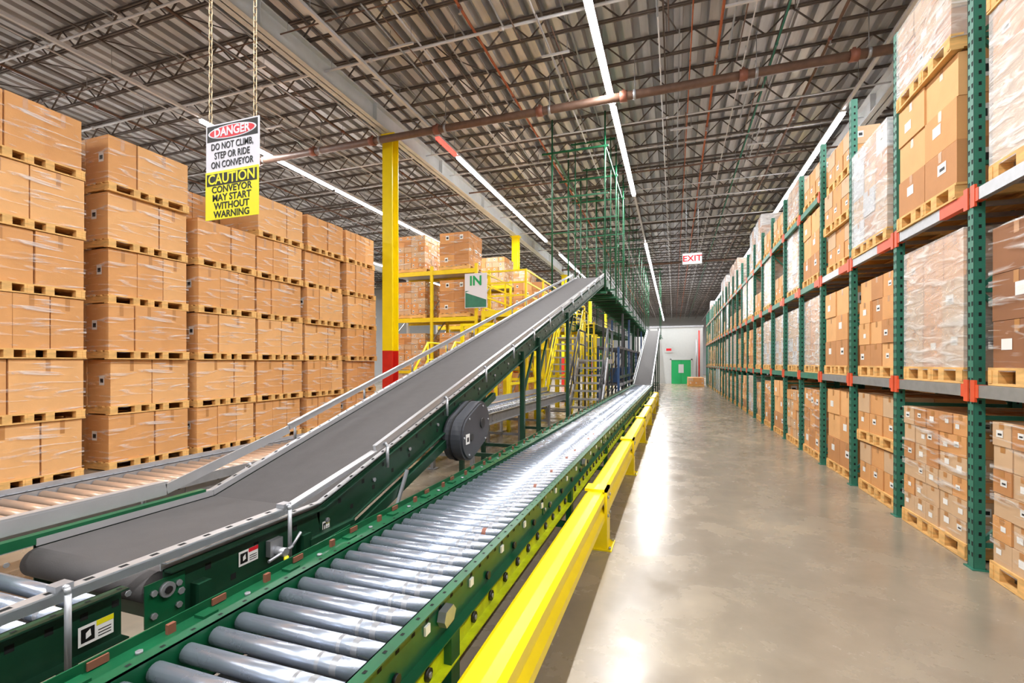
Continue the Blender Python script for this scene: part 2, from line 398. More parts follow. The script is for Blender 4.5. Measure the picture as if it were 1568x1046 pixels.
DARK = [load(2, 2, 3, 1.06, 1.1, 1.1, [CD, CC], .8, FL)]
SLIM = [load(3, 3, 2, 1.06, 1.1, .5, [CP, CB], .6, None, labsize=.045)]
HR = 5.36; RD = 1.07; RS = 1.42; RX = 2.33; RY0 = 3.53
def rack_frame_mesh(gm, H=HR):
    b = MB(); w = .09
    for x0, sg in ((0, 1), (RD-.075, -1)):
        b.box(x0, x0+.075, -w/2, -w/2+.006, 0, H, gm); b.box(x0, x0+.075, w/2-.006, w/2, 0, H, gm)
        xf = x0 if sg == 1 else x0+.069
        b.box(xf, xf+.006, -w/2, w/2, 0, H, gm)
        b.box(x0-.02, x0+.095, -w/2-.02, w/2+.02, 0, .01, gm)
        z = .12
        while z < H-.05:
            xx = xf-.001 if sg == 1 else xf+.007
            for yy in (-.022, .022): b.face([(xx, yy-.008, z-.018), (xx, yy+.008, z-.018), (xx, yy+.011, z+.018), (xx, yy-.011, z+.018)], HOL)
            b.face([(x0+.03, -w/2-.001, z-.015), (x0+.05, -w/2-.001, z-.015), (x0+.05, -w/2-.001, z+.015), (x0+.03, -w/2-.001, z+.015)], HOL)
            z += .09
    z = .2; k = 0
    while z < H-.2:
        b.bar((.07, 0, z), (RD-.07, 0, z), .035, .035, gm)
        z2 = min(z+1.05, H-.15)
        if k % 2 == 0: b.bar((.07, 0, z+.03), (RD-.07, 0, z2-.03), .03, .03, gm)
        else: b.bar((RD-.07, 0, z+.03), (.07, 0, z2-.03), .03, .03, gm)
        z += 1.05; k += 1
    return b.mesh('pallet_rack_frame')
FR = rack_frame_mesh(RGR)
def beams_mesh(span, levels, bm_, om):
    b = MB(); L = span
    for z, o in levels:
        for x0 in (-.005, RD-.045):
            b.box(x0, x0+.05, .05, L-.05, z-.1, z, bm_)
            for ya, yb in ((.0475, .0475+o), (L-.0475-.07, L-.0475)):
                b.box(x0-.004, x0+.054, ya, yb, z-.104, z+.003, om)
            for yy in (.0475, L-.0475): b.box(x0-.008, x0+.01, yy-.03, yy+.03, z-.14, z+.04, om)
        for yy in (.3, L/2, L-.3): b.box(.045, RD-.045, yy-.02, yy+.02, z-.05, z-.012, GAL)
    return b.mesh('pallet_rack_beam')
BM = beams_mesh(RS, ((1.52, .08), (3.12, .42)), GAL, ORG)
BM3 = beams_mesh(RS, ((1.52, .08), (3.12, .3), (4.55, .1)), RGR, ORG)
def rackrow(X, k0, k1, fn):
    for k in range(k0, k1+1):
        put(FR, 'pallet_rack_frame', (X, RY0+RS*k, 0))
        if k < k1:
            put(BM if k < 4 else BM3, 'pallet_rack_beam', (X, RY0+RS*k, 0))
            for it in fn(k):
                me, z = it[0], it[1]; dx = it[2] if len(it) > 2 else .585
                put(me, 'pallet_of_boxes', (X+dx+random.uniform(-.02, .02), RY0+RS*(k+.5)+random.uniform(-.03, .03), z+.003), random.uniform(-.025, .025))
B, S, W, D, SL = BROWN, SMALL, WRAP, DARK, SLIM
special = {
 -1: [(S[1], 0), (D[0], 1.52), (W[0], 3.12)],
 0: [(S[0], 0), (D[0], 1.52), (W[0], 3.12), (W[1], 4.47)],
 1: [(S[0], 0), (W[0], 1.52), (B[0], 3.12, .5), (W[2], 4.41, .5)],
 2: [(SL[0], 0), (SL[0], .66), (B[2], 1.52), (W[1], 3.12, .53)],
 3: [(B[0], 0), (B[0], 1.52, .54), (SL[0], 3.12), (SL[0], 3.77), (SL[0], 4.42)],
 4: [(B[1], 0), (W[0], 1.52), (B[0], 3.12), (SL[0], 4.55)],
 5: [(S[1], 0), (WHITE[0], 1.52), (W[1], 3.12), (W[2], 4.55)],
 7: [(B[1], 0), (WHITE[0], 1.52), (W[0], 3.12), (SL[0], 4.55)],
}
pool = B+W[:2]+S+WHITE
def fill(k):
    if k in special: return special[k]
    r = [(random.choice(pool), 0), (random.choice(pool), 1.52)]
    r.append((random.choice(W[:2]+B if random.random() < .8 else SL), 3.12))
    if random.random() < .6: r.append((random.choice(W+SL), 4.55))
    return r
def fillb(k):
    return [(random.choice(B+D), 0), (random.choice(B+D), 1.52), (random.choice(B+W), 3.12)] if k % 2 == 0 else [(random.choice(B), 3.12)]
rackrow(RX, -1, 25, fill)
rackrow(RX+RD+.3, -1, 14, fillb)

# ------------------------------------------------------------------ far office with green door
b = MB(); yo = 41
b.box(-3.2, 2.2, yo, yo+6, 0, 4.6, WHT); b.box(-3.25, 2.25, yo-.05, yo+6.05, 4.6, 4.75, GAL)
b.make('wall_office')
b = MB()
b.box(-.2, 1.3, yo-.04, yo-.005, 0, 1.95, GDR); b.box(-.3, -.2, yo-.06, yo-.002, 0, 2.05, WHT); b.box(1.3, 1.4, yo-.06, yo-.002, 0, 2.05, WHT); b.box(-.3, 1.4, yo-.06, yo-.002, 1.95, 2.05, WHT)
b.box(.35, .75, yo-.06, yo-.041, .9, 1.6, WHT); b.box(.545, .555, yo-.045, yo-.041, 0, 1.95, HOL)
b.make('door_1')
b = MB(); b.box(-.1, .5, -.02, .02, -.25, .25, WHT); b.box(.0, .4, -.025, -.02, -.1, .1, SRD); b.make('wall_notice', (-.6, yo-.04, 2.8))
b = MB(); b.cyl((1.9, yo-.4, 0), (1.9, yo-.4, 4.3), .06, RED, 10); b.cyl((1.7, yo-.4, 0), (1.7, yo-.4, 3.6), .05, GAL, 10); b.make('standpipe')
put(SL[0], 'pallet_of_boxes', (1.5, 38.6, 0)); put(SL[0], 'pallet_of_boxes', (1.5, 36.9, 0))

b = MB(); b.box(-.33, .33, -.03, .03, -.2, .2, WHT); b.box(-.31, .31, -.034, -.03, -.18, .18, EXM)
b.cyl((-.2, 0, .2), (-.2, 0, 3.2), .008, GAL, 5); b.cyl((.2, 0, .2), (.2, 0, 3.2), .008, GAL, 5)
e = b.make('exit_sign', (.62, 18.2, 5.45)); text('EXIT', .3, (0, -.037, 0), SRD, e, sx=1.05, bold=.008)

# ------------------------------------------------------------------ conveyors
def leg_set(b, x0, x1, y, z, m, base=.1):
    for x in (x0, x1):
        b.box(x-.025, x+.025, y-.04, y+.04, .012, z, m); b.box(x-.07, x+.07, y-.07, y+.07, 0, .012, m)
    b.box(x0, x1, y-.02, y+.02, .22, .27, m); b.box(x0, x1, y-.02, y+.02, z-.12, z-.07, m)
def roller_conveyor(x0, x1, y0, y1, z, pitch, r, rm, frame, fd=.19, legs=2.4, spots=True):
    b = MB()
    y = y0+pitch/2
    while y < y1-pitch/3:
        b.cyl((x0+.012, y, z-r), (x1-.012, y, z-r), r, rm, 16)
        b.cyl((x1-.13, y, z-r), (x1-.105, y, z-r), r*1.015, COUP if random.random() < .12 else GAL, 16, caps=False)
        b.cyl((x1-.19, y, z-r), (x1-.175, y, z-r), r*1.015, GAL, 16, caps=False)
        y += pitch
    t = z+.015
    b.box(x0+.03, x1-.03, y0, y1, z-.17, z-.165, BLK)  # added black sheet, gives the gaps between rollers their shade
    for xx, sg in ((x0, -1), (x1, 1)):
        xo = xx+sg*.005
        b.box(min(xx, xo), max(xx, xo), y0, y1, t-fd, t, frame)
        xf = xx+sg*.05
        b.box(min(xx, xf), max(xx, xf), y0, y1, t-.006, t, frame); b.box(min(xx, xf), max(xx, xf), y0, y1, t-fd, t-fd+.006, frame)
        yy = y0+.1
        while yy < min(y1, 14) and spots:
            xo2 = xo+sg*.001
            b.face([(xo2, yy-.012, t-.07), (xo2, yy+.012, t-.07), (xo2, yy+.012, t-.045), (xo2, yy-.012, t-.045)], HOL)
            xi = xx-sg*.001
            b.cyl((xi, yy+.05, z-r), (xi-sg*.004, yy+.05, z-r), .012, GAL, 6)
            b.face([(xx+sg*.02, yy-.008, t+.001), (xx+sg*.032, yy-.008, t+.001), (xx+sg*.032, yy+.008, t+.001), (xx+sg*.02, yy+.008, t+.001)], HOL)
            yy += pitch
        yy = y0+1.6
        while yy < y1:
            b.box(min(xo, xo+sg*.006), max(xo, xo+sg*.006), yy-.12, yy+.12, t-fd+.02, t-.02, frame)
            for q in (-.08, .08):
                for zq in (.05, fd-.05): b.cyl((xo+sg*.006, yy+q, t-zq), (xo+sg*.016, yy+q, t-zq), .012, GAL, 6)
            yy += 3.05
    yy = y0+.6
    while yy < y1:
        leg_set(b, x0-.02, x1+.02, yy, t-fd, frame); yy += legs
    return b
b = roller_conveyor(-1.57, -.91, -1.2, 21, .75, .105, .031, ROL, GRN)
b.box(-1.3, -1.22, -1.2, 21, .48, .54, BLK)
b.box(-1.73, -1.62, -1.2, 21, .735, .741, GRN); b.box(-1.73, -1.724, -1.2, 21, .60, .775, GRN); b.box(-1.73, -1.62, -1.2, 21, .60, .606, GRD)
b.box(-.905, -.86, -1.2, 21, .45, .456, YGR); b.box(-.905, -.9, -1.2, 21, .45, .555, YGR)  # added strip carrying the barrier's painted yellow reflection
yy = -.9
while yy < 20:
    b.box(-1.70, -1.685, yy-.014, yy+.014, .741, .775, COUP)
    b.box(-1.71, -1.66, yy+.1, yy+.16, .741, .752, GRN); b.cyl((-1.67, yy+.3, .741), (-1.67, yy+.3, .75), .012, GAL, 6)
    b.box(-1.722, -1.715, yy+.18, yy+.24, .745, .77, COUP)
    b.prism([(yy-.018, .655), (yy+.018, .655), (yy+.018, .69), (yy-.018, .69)], -.904, -.895, LAB)
    b.cyl((-.9, yy+.2, .62), (-.888, yy+.2, .62), .02, BLK, 10)
    yy += .42
for yy in (1.75, 4.9): b.prism([(yy-.05, .66), (yy-.03, .63), (yy+.035, .635), (yy+.055, .67), (yy+.03, .70), (yy-.035, .695)], -.9, -.865, GAL)
for i in range(0, 90):
    yy = -.8+i*.22
    b.cyl((-.90, yy, .5), (-.888, yy, .5), .026, BLK, 10); b.cyl((-.888, yy, .5), (-.883, yy, .5), .012, GAL, 6)
b.cyl((-.82, -1, .33), (-.82, 20.5, .33), .008, RED, 6); b.cyl((-.84, -1, .30), (-.84, 20.5, .30), .01, GAL, 6)
b.make('roller_conveyor')
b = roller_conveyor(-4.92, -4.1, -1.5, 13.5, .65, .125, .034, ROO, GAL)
b.box(-5.0, -4.97, -1.5, 13.5, .62, .70, GAL); b.box(-4.05, -4.02, -1.5, 13.5, .62, .70, GAL)
b.make('roller_conveyor')
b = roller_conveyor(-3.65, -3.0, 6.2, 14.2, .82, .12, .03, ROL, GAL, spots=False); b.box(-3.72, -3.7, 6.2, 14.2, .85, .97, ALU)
b.make('roller_conveyor')
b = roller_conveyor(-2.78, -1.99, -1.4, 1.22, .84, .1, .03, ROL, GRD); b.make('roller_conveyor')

# ------- belt conveyor with incline
def belt_conveyor(x0, x1, prof, legs, guards, frame=GRD, near_roll=True):
    b = MB()
    def zat(y):
        for (ya, za), (yb, zb_) in zip(prof[:-1], prof[1:]):
            if ya <= y <= yb: return za+(zb_-za)*(y-ya)/(yb-ya)
        return prof[-1][1]
    for (ya, za), (yb, zb_) in zip(prof[:-1], prof[1:]):
        b.face([(x0, ya, za), (x1, ya, za), (x1, yb, zb_), (x0, yb, zb_)], BELT)
        b.face([(x0, ya, za-.13), (x0, yb, zb_-.13), (x1, yb, zb_-.13), (x1, ya, za-.13)], BELT)
        b.face([(x0, ya, za-.01), (x0, yb, zb_-.01), (x1, yb, zb_-.01), (x1, ya, za-.01)], GAL)
        for xx, sg in ((x0, -1), (x1, 1)):
            b.bar((xx+sg*.03, ya, za-.1), (xx+sg*.03, yb, zb_-.1), .008, .22, frame)
            b.bar((xx+sg*.05, ya, za+.006), (xx+sg*.05, yb, zb_+.006), .05, .008, frame)
            b.bar((xx+sg*.05, ya, za-.206), (xx+sg*.05, yb, zb_-.206), .05, .008, frame)
            b.bar((xx+sg*.012, ya, za+.02), (xx+sg*.012, yb, zb_+.02), .006, .035, ALU)
            b.bar((xx+sg*.03, ya, za+.038), (xx+sg*.03, yb, zb_+.038), .035, .006, ALU)
            L = math.hypot(yb-ya, zb_-za); n = int(L/.12)
            for i in range(n):
                t = (i+.5)/n; y = ya+(yb-ya)*t; z = za+(zb_-za)*t
                xq = xx+sg*.0355
                zo = -.05 if i % 2 else -.15
                b.face([(xq, y-.014, z+zo-.014), (xq, y+.014, z+zo-.014), (xq, y+.014, z+zo+.014), (xq, y-.014, z+zo+.014)], HOL)
                if i % 4 == 0: b.cyl((xx+sg*.034, y, z-.1), (xx+sg*.048, y, z-.1), .015, GAL, 6)
                sl_ = (zb_-za)/(yb-ya)
                b.face([(xx+sg*.022, y-.012, z+.0422-sl_*.012), (xx+sg*.038, y-.012, z+.0422-sl_*.012), (xx+sg*.038, y+.012, z+.0422+sl_*.012), (xx+sg*.022, y+.012, z+.0422+sl_*.012)], HOL)
    if near_roll:
        y, z = prof[0]; b.cyl((x0, y, z-.065), (x1, y, z-.065), .065, BELT, 24)
    y, z = prof[-1]; b.cyl((x0, y, z-.065), (x1, y, z-.065), .065, BELT, 24)
    for y in legs:
        z = zat(y)-.21
        for xx in (x0-.055, x1+.055):
            b.box(xx-.03, xx+.03, y-.03, y+.03, .012, z+.12, frame); b.box(xx-.08, xx+.08, y-.07, y+.07, 0, .012, frame)
        b.box(x0-.05, x1+.05, y-.025, y+.025, z-.08, z-.02, frame)
        if z > 1.2:
            b.box(x0-.05, x1+.05, y-.015, y+.015, .4, .45, frame); b.bar((x1+.055, y, z-.5), (x1+.055, y+.5, z+.12), .03, .03, frame)
    for xx, ya, yb, off in guards:
        za, zb_ = zat(ya)+off, zat(yb)+off
        b.bar((xx, ya, za), (xx, yb, zb_), .02, .045, ALU)
        b.bar((xx, ya, za+.022), (xx, yb, zb_+.022), .032, .008, ALU)
        n = int((yb-ya)/.9)
        for i in range(n+1):
            y = ya+.1+(yb-ya-.2)*i/n; z = zat(y); s = .035 if xx > (x0+x1)/2 else -.035
            b.tube([(xx+s*.4, y, z+off), (xx+s, y, z+off-.02), (xx+s, y, z-.05)], .011, GAL, 6)
    return b
BX0, BX1 = -2.78, -1.99
prof = [(1.36, .85), (2.25, .85), (14.3, 4.28)]
b = belt_conveyor(BX0, BX1, prof, (1.5, 2.1, 6.1, 6.9, 8.96), [(-2.86, 2.95, 14.0, .15), (-1.93, 2.75, 14.0, .12)])
sl = (4.28-.85)/12.05
b.box(-2.835, -2.79, -1.2, 2.2, .86, .905, GRN)
b.bar((-2.86, -1.2, .95), (-2.86, 2.0, .95), .012, .07, ALU); b.bar((-2.88, -1.2, .99), (-2.88, 2.0, .99), .05, .01, ALU)
b.bar((-2.86, 2.0, .95), (-2.86, 2.95, 1.18), .012, .06, ALU)
b.bar((-1.95, .2, .92), (-1.95, 1.98, .92), .008, .05, ALU); b.bar((-1.93, .2, .945), (-1.93, 1.98, .945), .045, .006, ALU)
for i in range(16): b.face([(-1.94, .3+i*.11, .9485), (-1.92, .3+i*.11, .9485), (-1.92, .33+i*.11, .9485), (-1.94, .33+i*.11, .9485)], HOL)
b.bar((-1.95, 1.98, .92), (-1.95, 2.75, 1.08), .008, .05, ALU); b.bar((-1.93, 1.98, .945), (-1.93, 2.75, 1.1), .045, .006, ALU)
for yy in (1.0, 1.95):
    b.tube([(-1.93, yy, .96), (-1.89, yy, .96), (-1.885, yy, .94), (-1.885, yy, .68), (-1.92, yy, .66)], .010, GAL, 8)
    b.box(-1.95, -1.90, yy-.025, yy+.025, .95, .97, GAL)
for yy in (.4, 1.2, 1.9, 2.6): b.tube([(-2.87, yy, .98), (-2.9, yy, .96), (-2.9, yy, .75)], .012, GAL, 8)
for ya, yb in ((1.28, 1.44), (.2, .5)): b.box(-1.953, -1.947, ya, yb, .66, .83, GRN)
for q in (1.31, 1.41):
    for z in (.7, .79): b.cyl((-1.947, q, z), (-1.935, q, z), .013, GAL, 6)
b.cyl((-1.95, 1.36, .785), (-1.93, 1.36, .785), .03, GAL, 14); b.cyl((-1.93, 1.36, .785), (-1.925, 1.36, .785), .015, BLK, 10)
def sticker(y, z, w, h, hd):
    xs = BX1+.0372
    b.face([(xs, y-w, z-h), (xs, y+w, z-h), (xs, y+w, z+h), (xs, y-w, z+h)], LAB)
    b.face([(xs+.001, y, z+h*.45), (xs+.001, y+w, z+h*.45), (xs+.001, y+w, z+h), (xs+.001, y, z+h)], hd)
    b.face([(xs+.001, y-w*.85, z-h*.7), (xs+.001, y-w*.1, z-h*.7), (xs+.001, y-w*.1, z+h*.7), (xs+.001, y-w*.85, z+h*.7)], SBK)
    b.face([(xs+.002, y-w*.6, z-h*.4), (xs+.002, y-w*.3, z-h*.2), (xs+.002, y-w*.35, z+h*.5), (xs+.002, y-w*.6, z+h*.2)], LAB)
    for q in range(3): b.face([(xs+.001, y+w*.1, z-h*.7+q*h*.3), (xs+.001, y+w*.85, z-h*.7+q*h*.3), (xs+.001, y+w*.85, z-h*.6+q*h*.3), (xs+.001, y+w*.1, z-h*.6+q*h*.3)], SBK)
sticker(1.12, .745, .055, .035, SYE); sticker(1.76, .765, .055, .035, SRD); sticker(2.3, .73, .03, .035, SYE)
b.cyl((-1.94, 1.9, .74), (-1.86, 1.9, .74), .022, GAL, 12); b.cyl((-1.86, 1.9, .72), (-1.86, 1.9, .68), .012, YEL, 8); b.box(-1.95, -1.92, 1.86, 1.94, .72, .8, GAL)
b.tube([(-1.88, 2.02, .8), (-1.87, 1.95, .75), (-1.87, 1.8, .73)], .008, GAL, 6)
b.box(-1.955, -1.90, 2.12, 2.5, .56, .72, GRD); b.prism([(2.15, .60), (2.45, .60), (2.45, .70), (2.15, .68)], -1.9, -1.895, GRN)
b.bar((-1.89, 2.62, .1), (-1.89, 3.1, .9), .02, .02, GAL); b.bar((-2.86, 2.62, .1), (-2.86, 3.1, .9), .02, .02, GAL)
b.bar((-1.93, 2.5, .62), (-1.93, 5.0, .62+2.5*sl), .05, .07, GRD)
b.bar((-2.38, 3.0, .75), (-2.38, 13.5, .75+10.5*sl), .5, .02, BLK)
n = 28
for i in range(n):
    y = 3+10.6*i/n; z = .85+(y-2.25)*sl-.2; b.box(BX0-.03, BX1+.03, y-.02, y+.02, z-.04, z, GRD)
b.make('belt_conveyor')
# drive guard (stadium cover) hung below incline
b = MB()
pr = []
c1, c2, r1 = (3.98, 1.02), (4.24, 1.12), .21
ang = math.atan2(c2[1]-c1[1], c2[0]-c1[0])
for i in range(17): t = ang+math.pi/2+math.pi*i/16; pr.append((c1[0]+r1*math.cos(t), c1[1]+r1*math.sin(t)))
for i in range(17): t = ang-math.pi/2+math.pi*i/16; pr.append((c2[0]+r1*math.cos(t), c2[1]+r1*math.sin(t)))
b.prism(pr, -1.94, -1.77, DGR, smooth=False)
cy_, cz_ = 4.11, 1.07
pr2 = [(cy_+(a-cy_)*.93, cz_+(c-cz_)*.93) for a, c in pr]; b.prism(pr2, -1.77, -1.755, DGR)
pr3 = [(cy_+(a-cy_)*1.04, cz_+(c-cz_)*1.04) for a, c in pr]; b.prism(pr3, -1.88, -1.865, BLK)
b.cyl((-1.755, 4.24, 1.12), (-1.745, 4.24, 1.12), .05, BLK, 16); b.cyl((-1.755, 3.98, 1.02), (-1.745, 3.98, 1.02), .035, BLK, 16)
b.box(-1.755, -1.752, 3.86, 3.94, .97, 1.06, LAB); b.box(-1.752, -1.751, 3.88, 3.92, .99, 1.03, SBK)
for a, c in pr2[::6]: b.cyl((-1.76, cy_+(a-cy_)*.9, cz_+(c-cz_)*.9), (-1.748, cy_+(a-cy_)*.9, cz_+(c-cz_)*.9), .01, GAL, 6)
b.cyl((-2.5, 4.05, 1.02), (-1.94, 4.05, 1.02), .12, GAL, 20); b.cyl((-2.75, 4.05, 1.02), (-2.5, 4.05, 1.02), .09, DGR, 20)
b.box(-2.3, -2.0, 3.95, 4.15, 1.08, 1.14, GRD)
b.make('conveyor_drive_motor')

b = belt_conveyor(-1.65, -.95, [(21.1, .75), (21.6, .76), (33.5, 3.9)], (22.5, 25.5, 28.5, 31.5), [(-1.72, 21.8, 33.2, .15), (-.9, 21.8, 33.2, .15)])
b.make('belt_conveyor')
def overhead(x0, x1, ya, yb, za, zb_, sp=2.1, name='overhead_conveyor'):
    b = MB()
    def Z(y): return za+(zb_-za)*(y-ya)/(yb-ya)
    b.face([(x0, ya, za), (x1, ya, za), (x1, yb, zb_), (x0, yb, zb_)], BELT)
    for xx in (x0-.04, x1+.04):
        b.bar((xx, ya, za-.08), (xx, yb, zb_-.08), .05, .2, GRN)
        b.bar((xx, ya, za+.32), (xx, yb, zb_+.32), .02, .03, GAL); b.bar((xx, ya, za+.18), (xx, yb, zb_+.18), .02, .03, GAL)
    y = ya+.2
    while y < yb:
        for xx in (x0-.04, x1+.04): b.box(xx-.01, xx+.01, y-.015, y+.015, Z(y), Z(y)+.34, GAL)
        b.box(x0-.1, x1+.1, y-.02, y+.02, Z(y)-.24, Z(y)-.18, GRD if int(y*2) % 2 else GRN)
        y += .5
    y = ya+.3
    while y < yb:
        for xx in (x0-.16, x1+.16):
            b.cyl((xx, y, Z(y)-.25), (xx, y, ZD-.54), .017, GRN, 6)
            b.cyl((xx, y, Z(y)+1.5), (xx, y, Z(y)+1.66), .032, GRN, 8)
        b.bar((x0-.3, y, Z(y)-.25), (x1+.3, y, Z(y)-.25), .05, .05, GRN)
        b.bar((x0-.3, y, ZD-.62), (x1+.3, y, ZD-.62), .05, .05, GRN)
        y += sp
    b.make(name)
overhead(-2.78, -2.0, 14.45, 38, 4.2, 4.0)
overhead(-1.7, -1.1, 34, 40.5, 3.85, 3.85)
overhead(-3.8, -3.2, 19.5, 36, 3.3, 3.6, 3.3)
b = MB()
for X, Y in ((-3.3, 13.2), (-1.8, 13.2), (-3.3, 15.4), (-1.75, 15.4), (-3.3, 17.6), (-1.75, 17.6)):
    b.cyl((X, Y, 3.6), (X, Y, ZD-.54), .025, GRN, 6)
for Y in (13.2, 15.4, 17.6):
    b.bar((-3.6, Y, 7.7), (-1.7, Y, 7.7), .05, .05, GRN); b.bar((-3.5, Y, 6.4), (-1.7, Y, 6.4), .04, .04, GRN); b.bar((-3.5, Y, 5.4), (-1.7, Y, 5.4), .03, .03, GRN)
b.bar((-3.3, 13.2, 7.7), (-3.3, 17.6, 7.7), .05, .05, GRN); b.bar((-1.8, 13.2, 7.7), (-1.8, 17.6, 7.7), .05, .05, GRN)
b.bar((-3.3, 13.2, 3.65), (-1.75, 13.2, 3.65), .06, .06, GRN); b.bar((-3.3, 15.4, 3.8), (-1.7, 15.4, 3.8), .05, .05, GRN)
b.make('conveyor_hanger_frame')

# ------------------------------------------------------------------ guard rail
b = MB()
def rail_seg(ya, yb):
    outer = [(-.77, .50), (-.745, .52), (-.62, .52), (-.595, .495), (-.595, .44), (-.625, .40), (-.625, .36), (-.595, .32), (-.595, .265), (-.61, .25), (-.75, .25), (-.77, .27)]
    b.prism(outer, ya, yb, YEL, axis='y')
ys = [1.4-3.05, 1.4, 4.45, 7.5, 10.55, 13.6, 16.65, 19.7]
for a, c in zip(ys[:-1], ys[1:]): rail_seg(a+.0, c-.015)
for y in ys[1:]:
    b.box(-.60, -.575, y-.1, y+.1, .012, .545, YEL); b.box(-.76, -.6, y-.1, y-.085, .012, .25, YEL); b.box(-.76, -.6, y+.085, y+.1, .012, .25, YEL)
    b.box(-.80, -.53, y-.14, y+.14, 0, .012, YEL); b.box(-.78, -.575, y-.1, y+.1, .52, .545, YEL)
    for zz in (.3, .47):
        for q in (-.06, .06): b.cyl((-.575, y+q, zz), (-.562, y+q, zz), .014, GAL, 6)
    for q in (-.11, .11): b.cyl((-.55, y+q, .012), (-.55, y+q, .035), .012, GAL, 6)
b.make('guard_rail')

# ------------------------------------------------------------------ hanging sign
sx0, sx1, sY = -3.23, -2.73, 2.55
scx = (sx0+sx1)/2; W_ = sx1-sx0
b = MB(); b.box(-W_/2, W_/2, -.003, .003, 0, .355, SWH); b.box(-W_/2, W_/2, -.008, -.004, -.335, .012, SYE)
b.box(-W_/2+.012, W_/2-.012, -.0045, -.003, .232, .345, SBK)
ev = [(W_*.455*math.cos(t*math.pi/18), .288+.048*math.sin(t*math.pi/18)) for t in range(36)]
ev2 = [(a*.93, .288+(c-.288)*.86) for a, c in ev]
b.prism(ev, -.0052, -.0045, SWH, axis='y'); b.prism(ev2, -.006, -.0052, SRD, axis='y')
b.box(-W_/2+.015, W_/2-.015, -.0095, -.008, -.09, -.005, SBK)
def link(c, l, w, r, flip):
    pts = []
    for i in range(12):
        t = 2*math.pi*i/12; a = w*math.cos(t); q = (l/2-w)*(1 if math.sin(t) > 0.01 else (-1 if math.sin(t) < -.01 else 0))+w*math.sin(t)
        pts.append((c[0]+(a if flip else 0), c[1]+(0 if flip else a), c[2]+q))
    for i in range(12): b.cyl(pts[i], pts[(i+1) % 12], r, CHN, 5, caps=False)
for X in (-W_/2+.04, W_/2-.04):
    z = .34+.03; k = 0
    while z < ZD-3.05-.5: link((X, 0, z), .06, .012, .0035, k % 2 == 0); z += .048; k += 1
sg = b.make('hanging_safety_sign', (scx, sY, 3.07))
text('DANGER', .085, (0, -.0068, .288), SWH, sg, sx=.98, bold=.0025)
for i, t in enumerate(('DO NOT CLIMB,', 'STEP OR RIDE', 'ON CONVEYOR')): text(t, .068, (0, -.0055, .19-.066*i), SBK, sg, sx=.8, bold=.0006)
text('CAUTION', .1, (0, -.0102, -.048), SYE, sg, sx=.98, bold=.002)
for i, t in enumerate(('CONVEYOR', 'MAY START', 'WITHOUT', 'WARNING')): text(t, .068, (0, -.0088, -.122-.06*i), SBK, sg, sx=1.02, bold=.0015)
b = MB()
b.cyl((0, 0, 0), (0, 0, 1.2), .01, GAL, 6); b.box(-.12, .12, -.05, .05, -.03, .0, WHT); b.tube([(-.1, 0, -.03), (-.1, 0, -.14), (-.05, 0, -.17)], .02, WHT); b.tube([(.1, 0, -.03), (.1, 0, -.14), (.05, 0, -.17)], .02, WHT); b.cyl((0, 0, -.15), (0, 0, .02), .025, WHT, 8)
b.make('ceiling_hook', (-6.55, 5.35, 7.45))

# ------------------------------------------------------------------ yellow racks on the left, behind the column
def yellow_rack(X0, X1, Y0, Y1, name='storage_rack'):
    b = MB()
    for x in (X0, (X0+X1)/2, X1):
        for y in (Y0, Y1): b.box(x-.045, x+.045, y-.04, y+.04, 0, 4.9, YLG if x != X0 else WHT)
        for z in (.4, 1.4, 2.4, 3.4): b.bar((x, Y0, z), (x, Y1, z+.9), .03, .03, GAL)
    for z in (3.2, 4.75):
        for y in (Y0, Y1): b.box(X0+.05, X1-.05, y-.03, y+.03, z-.14, z, YLG)
        b.box(X0+.05, X1-.05, Y0, Y1, z-.05, z-.035, GAL)
    b.box(X0+.05, X1-.05, Y0-.03, Y0+.03, 1.35, 1.45, YLG); b.box(X0+.05, X1-.05, Y1-.03, Y1+.03, 1.35, 1.45, YLG); b.box(X0+.05, X1-.05, Y0, Y1, 1.4, 1.42, GAL)
    b.make(name)
for Y0 in (14., 17.4, 20.8):
    yellow_rack(-9.2, -6.0, Y0, Y0+1.15)
    for x in (-8.4, -6.8):
        for z in (0., 1.46, 3.2, 4.75):
            me = random.choice(SMALL) if random.random() < .6 else random.choice(BROWN+WRAP[:1]+DARK)
            put(me, 'pallet_of_boxes', (x, Y0+.575, z+.002))
b = MB(); b.box(-.38, .38, -.01, .01, -.55, .55, SWH); b.box(-.36, .36, -.014, -.01, -.53, .0, RGR); b.prism([(-.36, -.05), (.36, -.3), (.36, .2)], -.016, -.014, SWH, axis='y')
o = b.make('banner_sign', (-5.95, 13.85, 4.0)); text('IN', .42, (0, -.018, .3), GDR, o, bold=.012)
# ------------------------------------------------------------------ yellow work platform
b = MB(); X0, X1, Y0, Y1, ZP = -5.7, -4.3, 13.9, 24, 3.35
for x in (X0, X1):
    y = Y0
    while y <= Y1+.01: b.box(x-.06, x+.06, y-.06, y+.06, 0, ZP, YLG); b.box(x-.03, x+.03, y-.03, y+.03, ZP, ZP+1.25, YLG); y += 2.02
for x in (X0, X1):
    b.box(x-.04, x+.04, Y0, Y1, ZP-.2, ZP, YLG)
    for z in (.1, .45, .85, 1.22): b.box(x-.02, x+.02, Y0, Y1, ZP+z-.025, ZP+z+.025, YLG)
    y = Y0
    while y < Y1-1: b.bar((x, y, ZP-.9), (x, y+.9, ZP-.1), .05, .05, YLG); y += 2.02
for y in (Y0, Y1):
    b.box(X0, X1, y-.04, y+.04, ZP-.2, ZP, YLG)
    for z in (.45, .85, 1.22): b.box(X0, X1, y-.02, y+.02, ZP+z-.025, ZP+z+.025, YLG)
b.box(X0, X1, Y0, Y1, ZP-.05, ZP, GAL)
